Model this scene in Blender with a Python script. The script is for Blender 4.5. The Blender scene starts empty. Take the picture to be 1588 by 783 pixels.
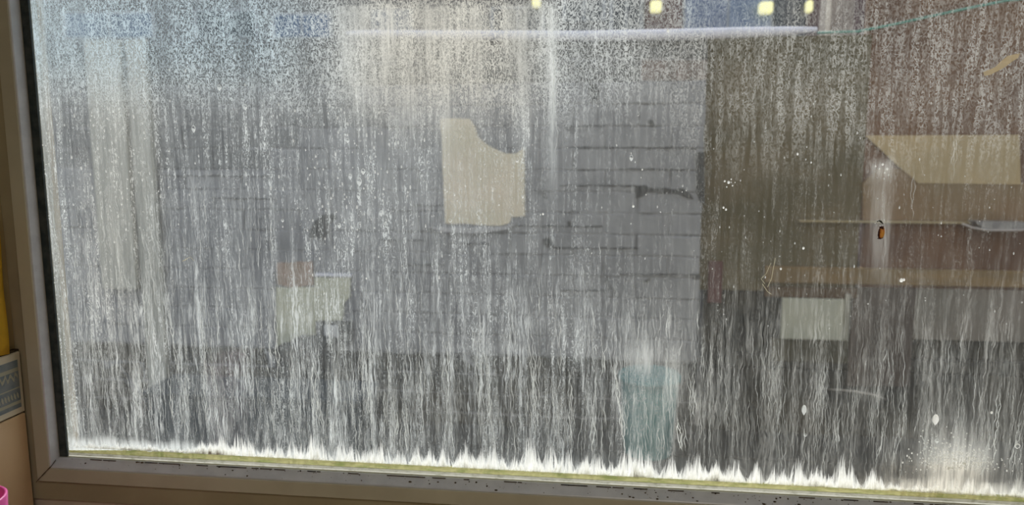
import bpy, bmesh, math, random
import numpy as np
from mathutils import Vector, Matrix, Euler, noise as mnoise

random.seed(7)
rng = np.random.default_rng(11)
C = bpy.context.scene.collection
R = math.radians

# ------------------------------------------------------------------ camera
F = 1150.0
CAM = Vector((0.0, -0.9, 1.5))
cam_rot = Euler((R(90 - 7.9), 0, R(6.85)), 'XYZ')
cd = bpy.data.cameras.new('camera')
cd.sensor_width = 36.0
cd.lens = 36.0 * F / 1588.0
cd.clip_start = 0.02
cam = bpy.data.objects.new('camera', cd)
C.objects.link(cam)
cd.dof.use_dof = True
cd.dof.focus_distance = 0.97
cd.dof.aperture_fstop = 4.8
cam.location = CAM
cam.rotation_euler = cam_rot
bpy.context.scene.camera = cam
M3 = cam_rot.to_matrix()


def ray(px, py):
    return (M3 @ Vector(((px - 794) / F, -(py - 391.5) / F, -1.0))).normalized()


def at(px, py, Y):
    d = ray(px, py)
    return CAM + d * ((Y - CAM.y) / d.y)


def atx(px, py, X):
    d = ray(px, py)
    return CAM + d * ((X - CAM.x) / d.x)


# ------------------------------------------------------------------ light
sc = bpy.context.scene
sc.view_settings.view_transform = 'Standard'
sc.view_settings.look = 'None'
sc.view_settings.gamma = 1.0
sc.view_settings.exposure = 0.0
sc.cycles.transparent_max_bounces = 16

SUN_AZ, SUN_EL = R(-14), R(42)      # the sun stands outside, up to the left
sun_from = Vector((math.sin(SUN_AZ) * math.cos(SUN_EL), math.cos(SUN_AZ) * math.cos(SUN_EL), math.sin(SUN_EL)))
sl = bpy.data.lights.new('sun', 'SUN')
sl.energy = 4.6
sl.angle = R(0.6)
sl.color = (1.0, 0.985, 0.95)
so = bpy.data.objects.new('sun', sl)
C.objects.link(so)
so.rotation_euler = sun_from.to_track_quat('Z', 'Y').to_euler()

w = bpy.data.worlds.new('world')
sc.world = w
w.use_nodes = True
nt = w.node_tree
bg = nt.nodes['Background']
sky = nt.nodes.new('ShaderNodeTexSky')
sky.sky_type = 'NISHITA'
sky.sun_disc = False
sky.sun_elevation = SUN_EL
sky.sun_rotation = SUN_AZ
sky.dust_density = 3.0
mixn = nt.nodes.new('ShaderNodeMixRGB')
mixn.inputs[0].default_value = 0.6
mixn.inputs[2].default_value = (5.0, 5.1, 5.3, 1)      # thin bright cloud
nt.links.new(sky.outputs[0], mixn.inputs[1])
nt.links.new(mixn.outputs[0], bg.inputs[0])
bg.inputs[1].default_value = 0.19

al = bpy.data.lights.new('room_fill_light', 'AREA')  # unseen lamp added to fill the room with bounce light
al.energy = 14
al.size = 0.8
al.color = (1.0, 0.92, 0.80)
ao = bpy.data.objects.new('room_fill_light', al)
C.objects.link(ao)
ao.location = (0.4, -1.9, 2.42)


# ------------------------------------------------------------------ helpers
def tag(o, label=None, cat=None, group=None, kind=None):
    if label: o['label'] = label
    if cat: o['category'] = cat
    if group: o['group'] = group
    if kind: o['kind'] = kind
    return o


def link(name, me, m=None, parent=None):
    o = bpy.data.objects.new(name, me)
    C.objects.link(o)
    if m is not None and me is not None and len(me.materials) == 0:
        me.materials.append(m)
    if parent is not None:
        o.parent = parent
        o.matrix_parent_inverse = Matrix.Translation(parent.location).inverted()
    return o


def obj(name, bm, m, parent=None, smooth=False):
    me = bpy.data.meshes.new(name)
    bmesh.ops.recalc_face_normals(bm, faces=bm.faces)
    bm.to_mesh(me)
    bm.free()
    if smooth:
        for p in me.polygons: p.use_smooth = True
    return link(name, me, m, parent)


def empty(name, loc):
    o = bpy.data.objects.new(name, None)
    C.objects.link(o)
    o.location = loc
    o.empty_display_size = 0.05
    return o


def add_box(bm, x0, y0, z0, x1, y1, z1, bev=0.0, segs=1):
    r = bmesh.ops.create_cube(bm, size=1.0)
    vs = r['verts']
    for v in vs:
        v.co = Vector(((x0 + x1) / 2 + v.co.x * (x1 - x0), (y0 + y1) / 2 + v.co.y * (y1 - y0), (z0 + z1) / 2 + v.co.z * (z1 - z0)))
    if bev > 0:
        es = {e for v in vs for e in v.link_edges}
        bmesh.ops.bevel(bm, geom=list(es), offset=bev, segments=segs, affect='EDGES')
    return vs


def box(name, x0, y0, z0, x1, y1, z1, m, parent=None, bev=0.0):
    bm = bmesh.new()
    add_box(bm, x0, y0, z0, x1, y1, z1, bev)
    return obj(name, bm, m, parent)


def add_tube(bm, pts, rad, n=8, squash=1.0):
    rings = []
    for i, p in enumerate(pts):
        p = Vector(p)
        a = Vector(pts[max(i - 1, 0)]); b = Vector(pts[min(i + 1, len(pts) - 1)])
        t = (b - a).normalized()
        up = Vector((0, 0, 1)) if abs(t.z) < 0.9 else Vector((0, 1, 0))
        s = t.cross(up).normalized(); u = s.cross(t)
        r = rad[i] if isinstance(rad, (list, tuple)) else rad
        rings.append([bm.verts.new(p + s * (math.cos(k / n * 2 * math.pi) * r * squash) + u * (math.sin(k / n * 2 * math.pi) * r)) for k in range(n)])
    for i in range(len(rings) - 1):
        for k in range(n):
            bm.faces.new((rings[i][k], rings[i][(k + 1) % n], rings[i + 1][(k + 1) % n], rings[i + 1][k]))
    bm.faces.new(rings[0]); bm.faces.new(rings[-1])


def add_prism(bm, pts2, y0, y1):
    """outline in x,z extruded along y"""
    a = [bm.verts.new((x, y0, z)) for x, z in pts2]
    b = [bm.verts.new((x, y1, z)) for x, z in pts2]
    bm.faces.new(a); bm.faces.new(b)
    n = len(a)
    for i in range(n):
        bm.faces.new((a[i], a[(i + 1) % n], b[(i + 1) % n], b[i]))


def add_lathe(bm, prof, c, n=32):
    rings = []
    for r, z in prof:
        rings.append([bm.verts.new((c[0] + r * math.cos(k / n * 2 * math.pi), c[1] + r * math.sin(k / n * 2 * math.pi), c[2] + z)) for k in range(n)])
    for i in range(len(rings) - 1):
        for k in range(n):
            bm.faces.new((rings[i][k], rings[i][(k + 1) % n], rings[i + 1][(k + 1) % n], rings[i + 1][k]))
    bm.faces.new(rings[0]); bm.faces.new(rings[-1])


class NT:
    """small node-graph writer"""
    def __init__(s, tree): s.t = tree
    def n(s, typ, **kw):
        nd = s.t.nodes.new(typ)
        for k, v in kw.items(): setattr(nd, k, v)
        return nd
    def val(s, sock, v):
        if hasattr(v, 'links') or isinstance(v, bpy.types.NodeSocket): s.t.links.new(v, sock)
        else: sock.default_value = v
    def m(s, op, a, b=None, c=None, clamp=False):
        nd = s.n('ShaderNodeMath', operation=op); nd.use_clamp = clamp
        s.val(nd.inputs[0], a)
        if b is not None: s.val(nd.inputs[1], b)
        if c is not None: s.val(nd.inputs[2], c)
        return nd.outputs[0]
    def ss(s, x, a, b, lo=0.0, hi=1.0):
        nd = s.n('ShaderNodeMapRange', interpolation_type='SMOOTHSTEP')
        s.val(nd.inputs[0], x); s.val(nd.inputs[1], a); s.val(nd.inputs[2], b); s.val(nd.inputs[3], lo); s.val(nd.inputs[4], hi)
        return nd.outputs[0]
    def comb(s, x, y, z):
        nd = s.n('ShaderNodeCombineXYZ')
        for i, v in enumerate((x, y, z)): s.val(nd.inputs[i], v)
        return nd.outputs[0]
    def noise(s, vec, scale=1.0, detail=2.0, rough=0.5, dist=0.0):
        nd = s.n('ShaderNodeTexNoise')
        s.val(nd.inputs['Vector'], vec)
        nd.inputs['Scale'].default_value = scale; nd.inputs['Detail'].default_value = detail
        nd.inputs['Roughness'].default_value = rough; nd.inputs['Distortion'].default_value = dist
        return nd.outputs['Fac']
    def mixc(s, f, a, b):
        nd = s.n('ShaderNodeMixRGB')
        s.val(nd.inputs[0], f)
        for i, v in ((1, a), (2, b)):
            if isinstance(v, tuple): nd.inputs[i].default_value = (*v, 1)
            else: s.t.links.new(v, nd.inputs[i])
        return nd.outputs[0]


def mat(name, col, rough=0.6, col2=None, scale=12.0, detail=4.0, bump=0.0, spec=0.3, lo=0.35, hi=0.65, stretch=(1, 1, 1), bscale=None, metal=0.0):
    """painted or plain surface: two colours mixed by noise, with a little relief"""
    m = bpy.data.materials.new(name); m.use_nodes = True
    g = NT(m.node_tree); b = m.node_tree.nodes['Principled BSDF']
    b.inputs['Roughness'].default_value = rough
    b.inputs['Metallic'].default_value = metal
    b.inputs['Specular IOR Level'].default_value = spec
    geo = g.n('ShaderNodeNewGeometry')
    mp = g.n('ShaderNodeMapping'); mp.inputs['Scale'].default_value = stretch
    m.node_tree.links.new(geo.outputs['Position'], mp.inputs['Vector'])
    if col2 is None: col2 = tuple(c * 0.85 for c in col)
    f = g.noise(mp.outputs[0], scale, detail, 0.6)
    g.val(b.inputs['Base Color'], g.mixc(g.ss(f, lo, hi), col, col2))
    if bump > 0:
        bp = g.n('ShaderNodeBump'); bp.inputs['Strength'].default_value = bump; bp.inputs['Distance'].default_value = 0.004
        m.node_tree.links.new(g.noise(mp.outputs[0], bscale or scale * 6, 5, 0.6), bp.inputs['Height'])
        m.node_tree.links.new(bp.outputs[0], b.inputs['Normal'])
    return m


def rect(name, u0, v0, u1, v1, Y, th, m, parent=None, bev=0.002):
    """a board whose front face at depth Y spans the given part of the view"""
    um, vm = (u0 + u1) / 2, (v0 + v1) / 2
    x0, x1 = at(u0, vm, Y).x, at(u1, vm, Y).x
    z0, z1 = at(um, v1, Y).z, at(um, v0, Y).z
    return box(name, x0, Y, z0, x1, Y + th, z1, m, parent, bev)


# ------------------------------------------------------------------ materials
M_PVC = mat('frame_plastic', (0.45, 0.44, 0.365), 0.45, (0.40, 0.385, 0.315), 9, bump=0.03)
M_PVC_OLD = mat('outer_frame_plastic', (0.36, 0.325, 0.22), 0.5, (0.31, 0.275, 0.185), 7, bump=0.04)
M_BEAD = mat('bead_plastic', (0.50, 0.525, 0.57), 0.28, (0.43, 0.455, 0.50), 40, detail=6, bump=0.03, spec=0.7)
M_GAPSTRIP = mat('gap_strip_black', (0.016, 0.028, 0.032), 0.5, (0.05, 0.06, 0.06), 60)
M_GRIME = mat('grime', (0.035, 0.025, 0.016), 0.9, (0.09, 0.065, 0.04), 80)
M_GREY = mat('grey_masonry_paint', (0.35, 0.355, 0.37), 0.75, (0.255, 0.26, 0.275), 5, detail=6, bump=0.25, bscale=30)
M_GREYD = mat('stained_grey_paint', (0.17, 0.175, 0.175), 0.8, (0.12, 0.12, 0.12), 6, detail=6, bump=0.25, bscale=30)
M_GREYM = mat('weathered_grey_paint', (0.25, 0.255, 0.262), 0.8, (0.18, 0.185, 0.19), 5, detail=6, bump=0.25, bscale=30)
M_MORTAR = mat('painted_mortar', (0.315, 0.32, 0.335), 0.85, (0.16, 0.16, 0.165), 7, detail=8, bump=0.4, bscale=60, lo=0.45, hi=0.62)
M_TAR = mat('tarred_brick', (0.035, 0.037, 0.037), 0.8, (0.075, 0.068, 0.055), 3, detail=5, bump=0.3, bscale=30)
M_REDB = mat('sunlit_red_brick', (0.42, 0.31, 0.25), 0.85, (0.35, 0.27, 0.21), 14, bump=0.4, bscale=40)
M_PINKB = mat('pink_reflection_brick', (0.25, 0.195, 0.175), 0.85, (0.20, 0.18, 0.165), 14, bump=0.4, bscale=40)  # pink tint paints a hand's reflection onto the corner bricks
M_CREAM = mat('cream_sun_patch', (0.84, 0.745, 0.60), 0.8, (0.74, 0.68, 0.53), 5, bump=0.2, bscale=25)
M_SAGE = mat('sage_sun_patch', (0.60, 0.60, 0.47), 0.8, (0.52, 0.53, 0.42), 6, bump=0.2, bscale=25)
M_BAND = mat('pale_reflection_band', (0.56, 0.55, 0.49), 0.7, (0.44, 0.44, 0.40), 3, bump=0.2, stretch=(8, 8, 1))
M_DARK = mat('dark_hole', (0.06, 0.06, 0.06), 0.9, (0.10, 0.10, 0.10), 20)
M_GROUND = mat('yard_ground', (0.05, 0.05, 0.048), 0.9, (0.08, 0.075, 0.065), 5, bump=0.4)
M_FLAG = mat('slate_flagstone', (0.075, 0.075, 0.072), 0.8, (0.05, 0.05, 0.047), 8, bump=0.3)
M_GUTTER = mat('pale_gutter', (0.80, 0.80, 0.90), 0.9, (0.70, 0.71, 0.80), 10)
M_OLIVE = mat('olive_brown_wood', (0.115, 0.098, 0.055), 0.7, (0.165, 0.13, 0.075), 2.2, bump=0.1, stretch=(1, 1, 2))
M_RUST = mat('red_brown_wood', (0.175, 0.092, 0.048), 0.7, (0.125, 0.068, 0.045), 2.4, bump=0.1)
M_TAN = mat('tan_wood', (0.235, 0.175, 0.098), 0.65, (0.25, 0.16, 0.09), 2.2, bump=0.08)
M_CREAMB = mat('cream_sun_board', (0.50, 0.38, 0.21), 0.6, (0.44, 0.345, 0.20), 4, bump=0.05)
M_LEDGE = mat('lit_ledge', (0.42, 0.34, 0.20), 0.5, (0.34, 0.28, 0.16), 8)  # pale tone stands for the ledge edge catching light
M_BEAM = mat('ochre_reflection_rail', (0.26, 0.17, 0.075), 0.6, (0.20, 0.14, 0.07), 5, stretch=(1, 1, 4))
M_WHITEP = mat('off_white_panel', (0.50, 0.50, 0.41), 0.5, (0.44, 0.45, 0.38), 5)
M_GREYP = mat('warm_grey_panel', (0.23, 0.20, 0.17), 0.6, (0.19, 0.175, 0.15), 3)
M_POST = mat('dark_brown_post', (0.085, 0.066, 0.055), 0.7, (0.12, 0.10, 0.09), 4, stretch=(6, 1, 1))
M_TRAY = mat('grey_tray', (0.22, 0.21, 0.21), 0.4, (0.30, 0.29, 0.28), 30)
M_RIM = mat('pale_rim', (0.55, 0.50, 0.47), 0.4)
M_TEALW = mat('teal_cable', (0.10, 0.34, 0.27), 0.5)
M_TEALB = mat('teal_bucket_plastic', (0.06, 0.24, 0.25), 0.5, (0.05, 0.18, 0.19), 6)
M_BLUEB = mat('slate_blue_trough', (0.055, 0.07, 0.085), 0.6, (0.035, 0.045, 0.055), 8)
M_BIN = mat('dark_bin_plastic', (0.045, 0.048, 0.05), 0.6, (0.06, 0.06, 0.06), 8)
M_WHITEBOX = mat('white_box', (0.62, 0.63, 0.65), 0.5)
M_STREAK = mat('pale_reflection', (0.5, 0.47, 0.42), 0.4)
M_ALGAE = mat('green_algae', (0.42, 0.44, 0.06), 0.8, (0.16, 0.24, 0.05), 28, detail=6, bump=0.5, bscale=150, lo=0.42, hi=0.66)
M_SPACER = mat('spacer_bar_metal', (0.62, 0.62, 0.58), 0.45, (0.30, 0.31, 0.26), 60, detail=6, lo=0.5, hi=0.7)
M_TILE = mat('cream_tile', (0.62, 0.46, 0.28), 0.3, (0.52, 0.37, 0.22), 6)
M_TILEB = mat('ivory_tile', (0.58, 0.54, 0.42), 0.35)
M_TILEBLUE = mat('blue_grey_glaze', (0.13, 0.17, 0.20), 0.35, (0.20, 0.23, 0.24), 60)
M_TILEPALE = mat('pale_glaze', (0.36, 0.36, 0.28), 0.35)
M_PLASTER = mat('olive_plaster', (0.42, 0.35, 0.20), 0.8, (0.36, 0.29, 0.16), 6, bump=0.15)
M_YELLOW = mat('yellow_cloth', (0.85, 0.55, 0.05), 0.8, (0.70, 0.45, 0.04), 20)
M_PINK = mat('pink_plastic', (0.80, 0.12, 0.42), 0.35)
M_ROOM = mat('room_wall_paint', (0.62, 0.55, 0.44), 0.8)
M_CEIL = mat('ceiling_paint', (0.75, 0.73, 0.68), 0.8)
M_FLOOR = mat('room_floor_wood', (0.30, 0.20, 0.12), 0.5, (0.22, 0.14, 0.08), 4, stretch=(1, 8, 1))
M_WORK = mat('worktop_laminate', (0.40, 0.32, 0.21), 0.5, (0.34, 0.27, 0.18), 10)
M_FACADE = mat('far_facade', (0.20, 0.20, 0.20), 0.8, (0.15, 0.14, 0.14), 1.5)
M_FACADEB = mat('far_brown_facade', (0.21, 0.13, 0.125), 0.8, (0.15, 0.10, 0.10), 1.5)
M_WGLASS = mat('far_window_blue', (0.13, 0.20, 0.33), 0.2, (0.10, 0.14, 0.22), 2)
M_WDARK = mat('far_window_dark', (0.05, 0.06, 0.07), 0.2, (0.09, 0.09, 0.10), 3)
M_WFRAME = mat('far_window_frame', (0.50, 0.51, 0.53), 0.5)
M_LPOST = mat('beige_post_paint', (0.40, 0.35, 0.31), 0.6)
M_LPOSTH = mat('post_highlight_paint', (0.95, 0.88, 0.76), 0.4)  # highlight on the post painted as a bright strip
M_BUGD = mat('beetle_dark', (0.05, 0.012, 0.008), 0.3)
M_BUGA = mat('beetle_amber', (0.85, 0.42, 0.10), 0.35, (0.55, 0.12, 0.03), 300, lo=0.45, hi=0.6)


def emit(name, col, s):
    m = bpy.data.materials.new(name); m.use_nodes = True
    b = m.node_tree.nodes['Principled BSDF']
    b.inputs['Base Color'].default_value = (*col, 1)
    b.inputs['Emission Color'].default_value = (*col, 1)
    b.inputs['Emission Strength'].default_value = s
    return m


M_LAMP = emit('lamp_glow', (1.0, 0.92, 0.45), 0.85)


def deposit_mat(name, cover, col=(0.86, 0.88, 0.88), attr=None, trans=0.55):
    """chalky limescale: lit through and from both sides, thin where cover is low"""
    m = bpy.data.materials.new(name); m.use_nodes = True
    t = m.node_tree; t.nodes.clear(); g = NT(t)
    out = g.n('ShaderNodeOutputMaterial')
    df = g.n('ShaderNodeBsdfDiffuse'); df.inputs[0].default_value = (*col, 1)
    tl = g.n('ShaderNodeBsdfTranslucent'); tl.inputs[0].default_value = (*col, 1)
    ms = g.n('ShaderNodeMixShader'); ms.inputs[0].default_value = trans
    t.links.new(df.outputs[0], ms.inputs[1]); t.links.new(tl.outputs[0], ms.inputs[2])
    tr = g.n('ShaderNodeBsdfTransparent')
    mx = g.n('ShaderNodeMixShader')
    if attr:
        a = g.n('ShaderNodeAttribute', attribute_name=attr)
        g.val(mx.inputs[0], g.m('MULTIPLY', a.outputs['Fac'], cover, clamp=True))
    else:
        mx.inputs[0].default_value = cover
    t.links.new(tr.outputs[0], mx.inputs[1]); t.links.new(ms.outputs[0], mx.inputs[2])
    t.links.new(mx.outputs[0], out.inputs['Surface'])
    return m, g, mx, df, tl


# ------------------------------------------------------------------ the room
XG = at(72, 355, 0).x                 # left edge of the clear glass
XB = at(61, 355, 0).x                 # left edge of the bead
ZB = at(600, 735, 0).z                # bottom of the glass opening
XR = at(1588, 400, 0).x + 0.05
ZT = at(700, -115, 0).z
XS = at(36, 600, -0.012).x - 0.012     # inner face of the left side wall
XRR = XR + 0.095
ROOM_Y = -3.2

room_left = box('wall_left', XS - 0.15, ROOM_Y, 0, XS, 0.0, 2.5, M_PLASTER); tag(room_left, 'olive plastered side wall at the left of the window', kind='structure')
tag(box('wall_right', XRR + 0.9, ROOM_Y, 0, XRR + 1.05, 0.0, 2.5, M_ROOM), 'room side wall to the right', kind='structure')
tag(box('wall_back', XS, ROOM_Y - 0.15, 0, XRR + 0.9, ROOM_Y, 2.5, M_ROOM), 'room wall behind the camera', kind='structure')
tag(box('floor', XS, ROOM_Y, -0.1, XRR + 0.9, 0.0, 0.0, M_FLOOR), 'room floor', kind='structure')
tag(box('ceiling', XS, ROOM_Y, 2.5, XRR + 0.9, 0.0, 2.6, M_CEIL), 'room ceiling', kind='structure')
bm = bmesh.new()
D3 = 0.060
add_box(bm, XS, 0.0, 0, XRR + 0.9, 0.10, ZB - D3)
add_box(bm, XS, 0.0, ZT + D3, XRR + 0.9, 0.10, 2.5)
add_box(bm, XR + D3, 0.0, ZB - D3, XRR + 0.9, 0.10, ZT + D3)
add_box(bm, XS - 0.15, 0.0, 0, XS, 0.10, 2.5)
tag(obj('wall_front', bm, M_ROOM), 'wall around the window opening', kind='structure')

# ------------------------------------------------------------------ window frame
win = empty('window_1', ((XB + XR) / 2, 0, ZB))
tag(win, 'old plastic framed double glazed window clouded by limescale runs', kind='structure')


def sx_(d):
    return d - 0.0065 * min(1.0, d / 0.008)


def frame_member(name, prof, side, m, parent):
    """one mitred length; prof is (distance out from the glass opening, y)"""
    bm = bmesh.new()
    A, B = [], []
    for d, y in prof:
        xl, xr, zb, zt = max(XB - sx_(d), XS + 0.0005), XR + d, ZB - d, ZT + d
        p = {'left': ((xl, zb), (xl, zt)), 'right': ((xr, zb), (xr, zt)), 'bottom': ((xl, zb), (xr, zb)), 'top': ((xl, zt), (xr, zt))}[side]
        A.append(bm.verts.new((p[0][0], y, p[0][1]))); B.append(bm.verts.new((p[1][0], y, p[1][1])))
    n = len(prof)
    for i in range(n):
        bm.faces.new((A[i], A[(i + 1) % n], B[(i + 1) % n], B[i]))
    bm.faces.new(A); bm.faces.new(B)
    return obj(name, bm, m, parent)


for side in ('left', 'bottom', 'right', 'top'):
    b_ = frame_member('glazing_bead', [(0.0, 0.0), (0.0, -0.002), (0.0086, -0.0135), (0.0100, -0.0145), (0.0100, 0.0)], side, M_BEAD, win)
    s_ = frame_member('sash_rail', [(0.0103, 0.0), (0.0103, -0.0142), (0.0110, -0.0155), (0.0292, -0.0155), (0.0302, -0.0145), (0.0302, 0.0)], side, M_PVC, win)
    o_ = frame_member('outer_frame', [(0.0310, 0.06), (0.0310, -0.006), (0.0322, -0.007), (D3, -0.007), (D3, 0.06)], side, M_PVC_OLD, win)
    frame_member('frame_joint', [(0.0301, 0.0), (0.0301, -0.006), (0.0311, -0.006), (0.0311, 0.0)], side, M_GRIME, win)
    frame_member('frame_back', [(0.0, 0.024), (0.0, 0.03), (0.032, 0.055), (0.032, 0.001), (0.0, 0.001)], side, M_PVC, win)

# black strip put in for the shaded gap at the left between the panes
bm = bmesh.new()
add_box(bm, XB, 0.001, ZB, XG + 0.001, 0.004, ZT)
g_ = obj('gap_strip', bm, M_GAPSTRIP, win); tag(g_, 'black strip standing in for the shaded gap between the panes')
# dark mitre line
bm = bmesh.new()
for k in range(9):
    a = 0.002 + 0.029 * k / 9; b = 0.002 + 0.029 * (k + 1) / 9
    w0 = 0.0006 + 0.0006 * random.random()
    y = -0.0028 - 0.0132 * min(1, a / 0.010); y1 = -0.0028 - 0.0132 * min(1, b / 0.010)
    vs = [bm.verts.new(v) for v in ((XB - sx_(a), y - .0012, ZB - a + w0), (XB - sx_(b), y1 - .0012, ZB - b + w0), (XB - sx_(b), y1 - .0012, ZB - b - w0), (XB - sx_(a), y - .0012, ZB - a - w0))]
    bm.faces.new(vs)
obj('mitre_grime', bm, M_GRIME, win)
# black specks of mould on the lower bead
bm = bmesh.new()
for k in range(170):
    x = random.uniform(XB + 0.02, XR) if k > 40 else random.uniform(0.0, XR)
    t = random.random() ** 1.3
    r = random.choice((0.0004, 0.0005, 0.0006, 0.0011)) * random.uniform(.7, 1.2)
    d = 0.0004 + 0.0080 * t; y = -0.0025 - 0.0108 * t
    c = Vector((x, y, ZB - d)); nrm = Vector((0, -0.6, 0.8))
    bmesh.ops.create_icosphere(bm, subdivisions=1, radius=r, matrix=Matrix.Translation(c) @ Matrix.Diagonal((random.uniform(.8, 2.2), 1, 1, 1)))
tag(obj('mould_specks', bm, M_GRIME, win), 'black mould specks on the lower bead', kind='stuff')
bm = bmesh.new()
for k in range(60):
    x = random.uniform(XB, XR); l = random.uniform(0.003, 0.02)
    add_box(bm, x, -0.0034, ZB - 0.0009, x + l, -0.0028, ZB + 0.0002)
tag(obj('bead_crack', bm, M_GRIME, win), 'dark grime in the joint above the bead', kind='stuff')

# bottom sealant strip and algae, both thin enough for the sun to shine through


def glow_mat(name, ca, cb, scale, lo, hi):
    m = bpy.data.materials.new(name); m.use_nodes = True
    t = m.node_tree; t.nodes.clear(); g = NT(t)
    out = g.n('ShaderNodeOutputMaterial'); df = g.n('ShaderNodeBsdfDiffuse'); tl = g.n('ShaderNodeBsdfTranslucent'); ms = g.n('ShaderNodeMixShader')
    geo = g.n('ShaderNodeNewGeometry'); mp = g.n('ShaderNodeMapping'); mp.inputs['Scale'].default_value = (1, 1, 3)
    t.links.new(geo.outputs['Position'], mp.inputs['Vector'])
    c = g.mixc(g.ss(g.noise(mp.outputs[0], scale, 5, 0.65), lo, hi), ca, cb)
    t.links.new(c, df.inputs[0]); t.links.new(c, tl.inputs[0]); ms.inputs[0].default_value = 0.5
    t.links.new(df.outputs[0], ms.inputs[1]); t.links.new(tl.outputs[0], ms.inputs[2]); t.links.new(ms.outputs[0], out.inputs[0])
    return m


M_SEAL = glow_mat('stained_sealant', (0.66, 0.66, 0.61), (0.40, 0.41, 0.34), 90, 0.45, 0.75)
M_ALGAE = glow_mat('green_algae', (0.60, 0.58, 0.30), (0.32, 0.37, 0.14), 34, 0.42, 0.70)
bm = bmesh.new()
ncol = 260; prev = None
for i in range(ncol + 1):
    x = XB + (XR - XB) * i / ncol
    col = [bm.verts.new((x, yy + 0.0003 * mnoise.noise(Vector((x * 150, zz * 900, 0))), ZB + zz)) for yy, zz in ((0.0040, -0.0006), (0.0036, 0.002), (0.0040, 0.0042), (0.0052, 0.0062))]
    if prev:
        for k in range(3): bm.faces.new((prev[k], prev[k + 1], col[k + 1], col[k]))
    prev = col
tag(obj('sealant_strip', bm, M_SEAL, win), 'whitish stained sealant strip along the bottom of the glass', kind='stuff')
NX = 700
bm = bmesh.new()
prev = None
for i in range(NX + 1):
    x = XG + 0.002 + (XR - XG - 0.002) * i / NX
    fr = max(0.0, min(1.0, (x - XG) / 0.10))
    h = (0.0080 + 0.0022 * mnoise.noise(Vector((x * 60, 0, 0))) + 0.001 * mnoise.noise(Vector((x * 300, 3, 0)))) * (0.35 + 0.65 * fr)
    col = []
    for k in range(6):
        a = k / 5
        zz = ZB + 0.005 + h * a
        yy = 0.0046 - 0.002 * math.sin(a * math.pi) * (0.6 + 0.8 * mnoise.noise(Vector((x * 220, a * 4, 1)))) 
        col.append(bm.verts.new((x, yy, zz)))
    if prev:
        for k in range(5): bm.faces.new((prev[k], prev[k + 1], col[k + 1], col[k]))
    prev = col
tag(obj('algae_strip', bm, M_ALGAE, win, smooth=True), 'yellow green algae line above the spacer bar', kind='stuff')

# clear panes
gm = bpy.data.materials.new('clear_glass'); gm.use_nodes = True
t = gm.node_tree; t.nodes.clear(); g = NT(t)
out = g.n('ShaderNodeOutputMaterial'); tr = g.n('ShaderNodeBsdfTransparent'); tr.inputs[0].default_value = (0.94, 0.955, 0.95, 1)
gl = g.n('ShaderNodeBsdfGlossy'); gl.inputs['Roughness'].default_value = 0.02
fr = g.n('ShaderNodeFresnel'); fr.inputs[0].default_value = 1.45
mx = g.n('ShaderNodeMixShader'); g.val(mx.inputs[0], g.m('MULTIPLY', fr.outputs[0], 0.35)); t.links.new(tr.outputs[0], mx.inputs[1]); t.links.new(gl.outputs[0], mx.inputs[2])
t.links.new(mx.outputs[0], out.inputs[0])
for nm, y in (('inner_pane', 0.0045), ('outer_pane', 0.022)):
    bm = bmesh.new()
    vs = [bm.verts.new(v) for v in ((XB, y, ZB), (XR, y, ZB), (XR, y, ZT), (XB, y, ZT))]
    bm.faces.new(vs)
    obj(nm, bm, gm, win)

# ------------------------------------------------------------------ limescale on the glass
def sm(x, a, b):
    t = np.clip((x - a) / (b - a), 0, 1)
    return t * t * (3 - 2 * t)


def blob(u, v, cu, cv, ru, rv, p=1.0):
    return np.exp(-(((u - cu) / ru) ** 2 + ((v - cv) / rv) ** 2) * p)


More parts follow.
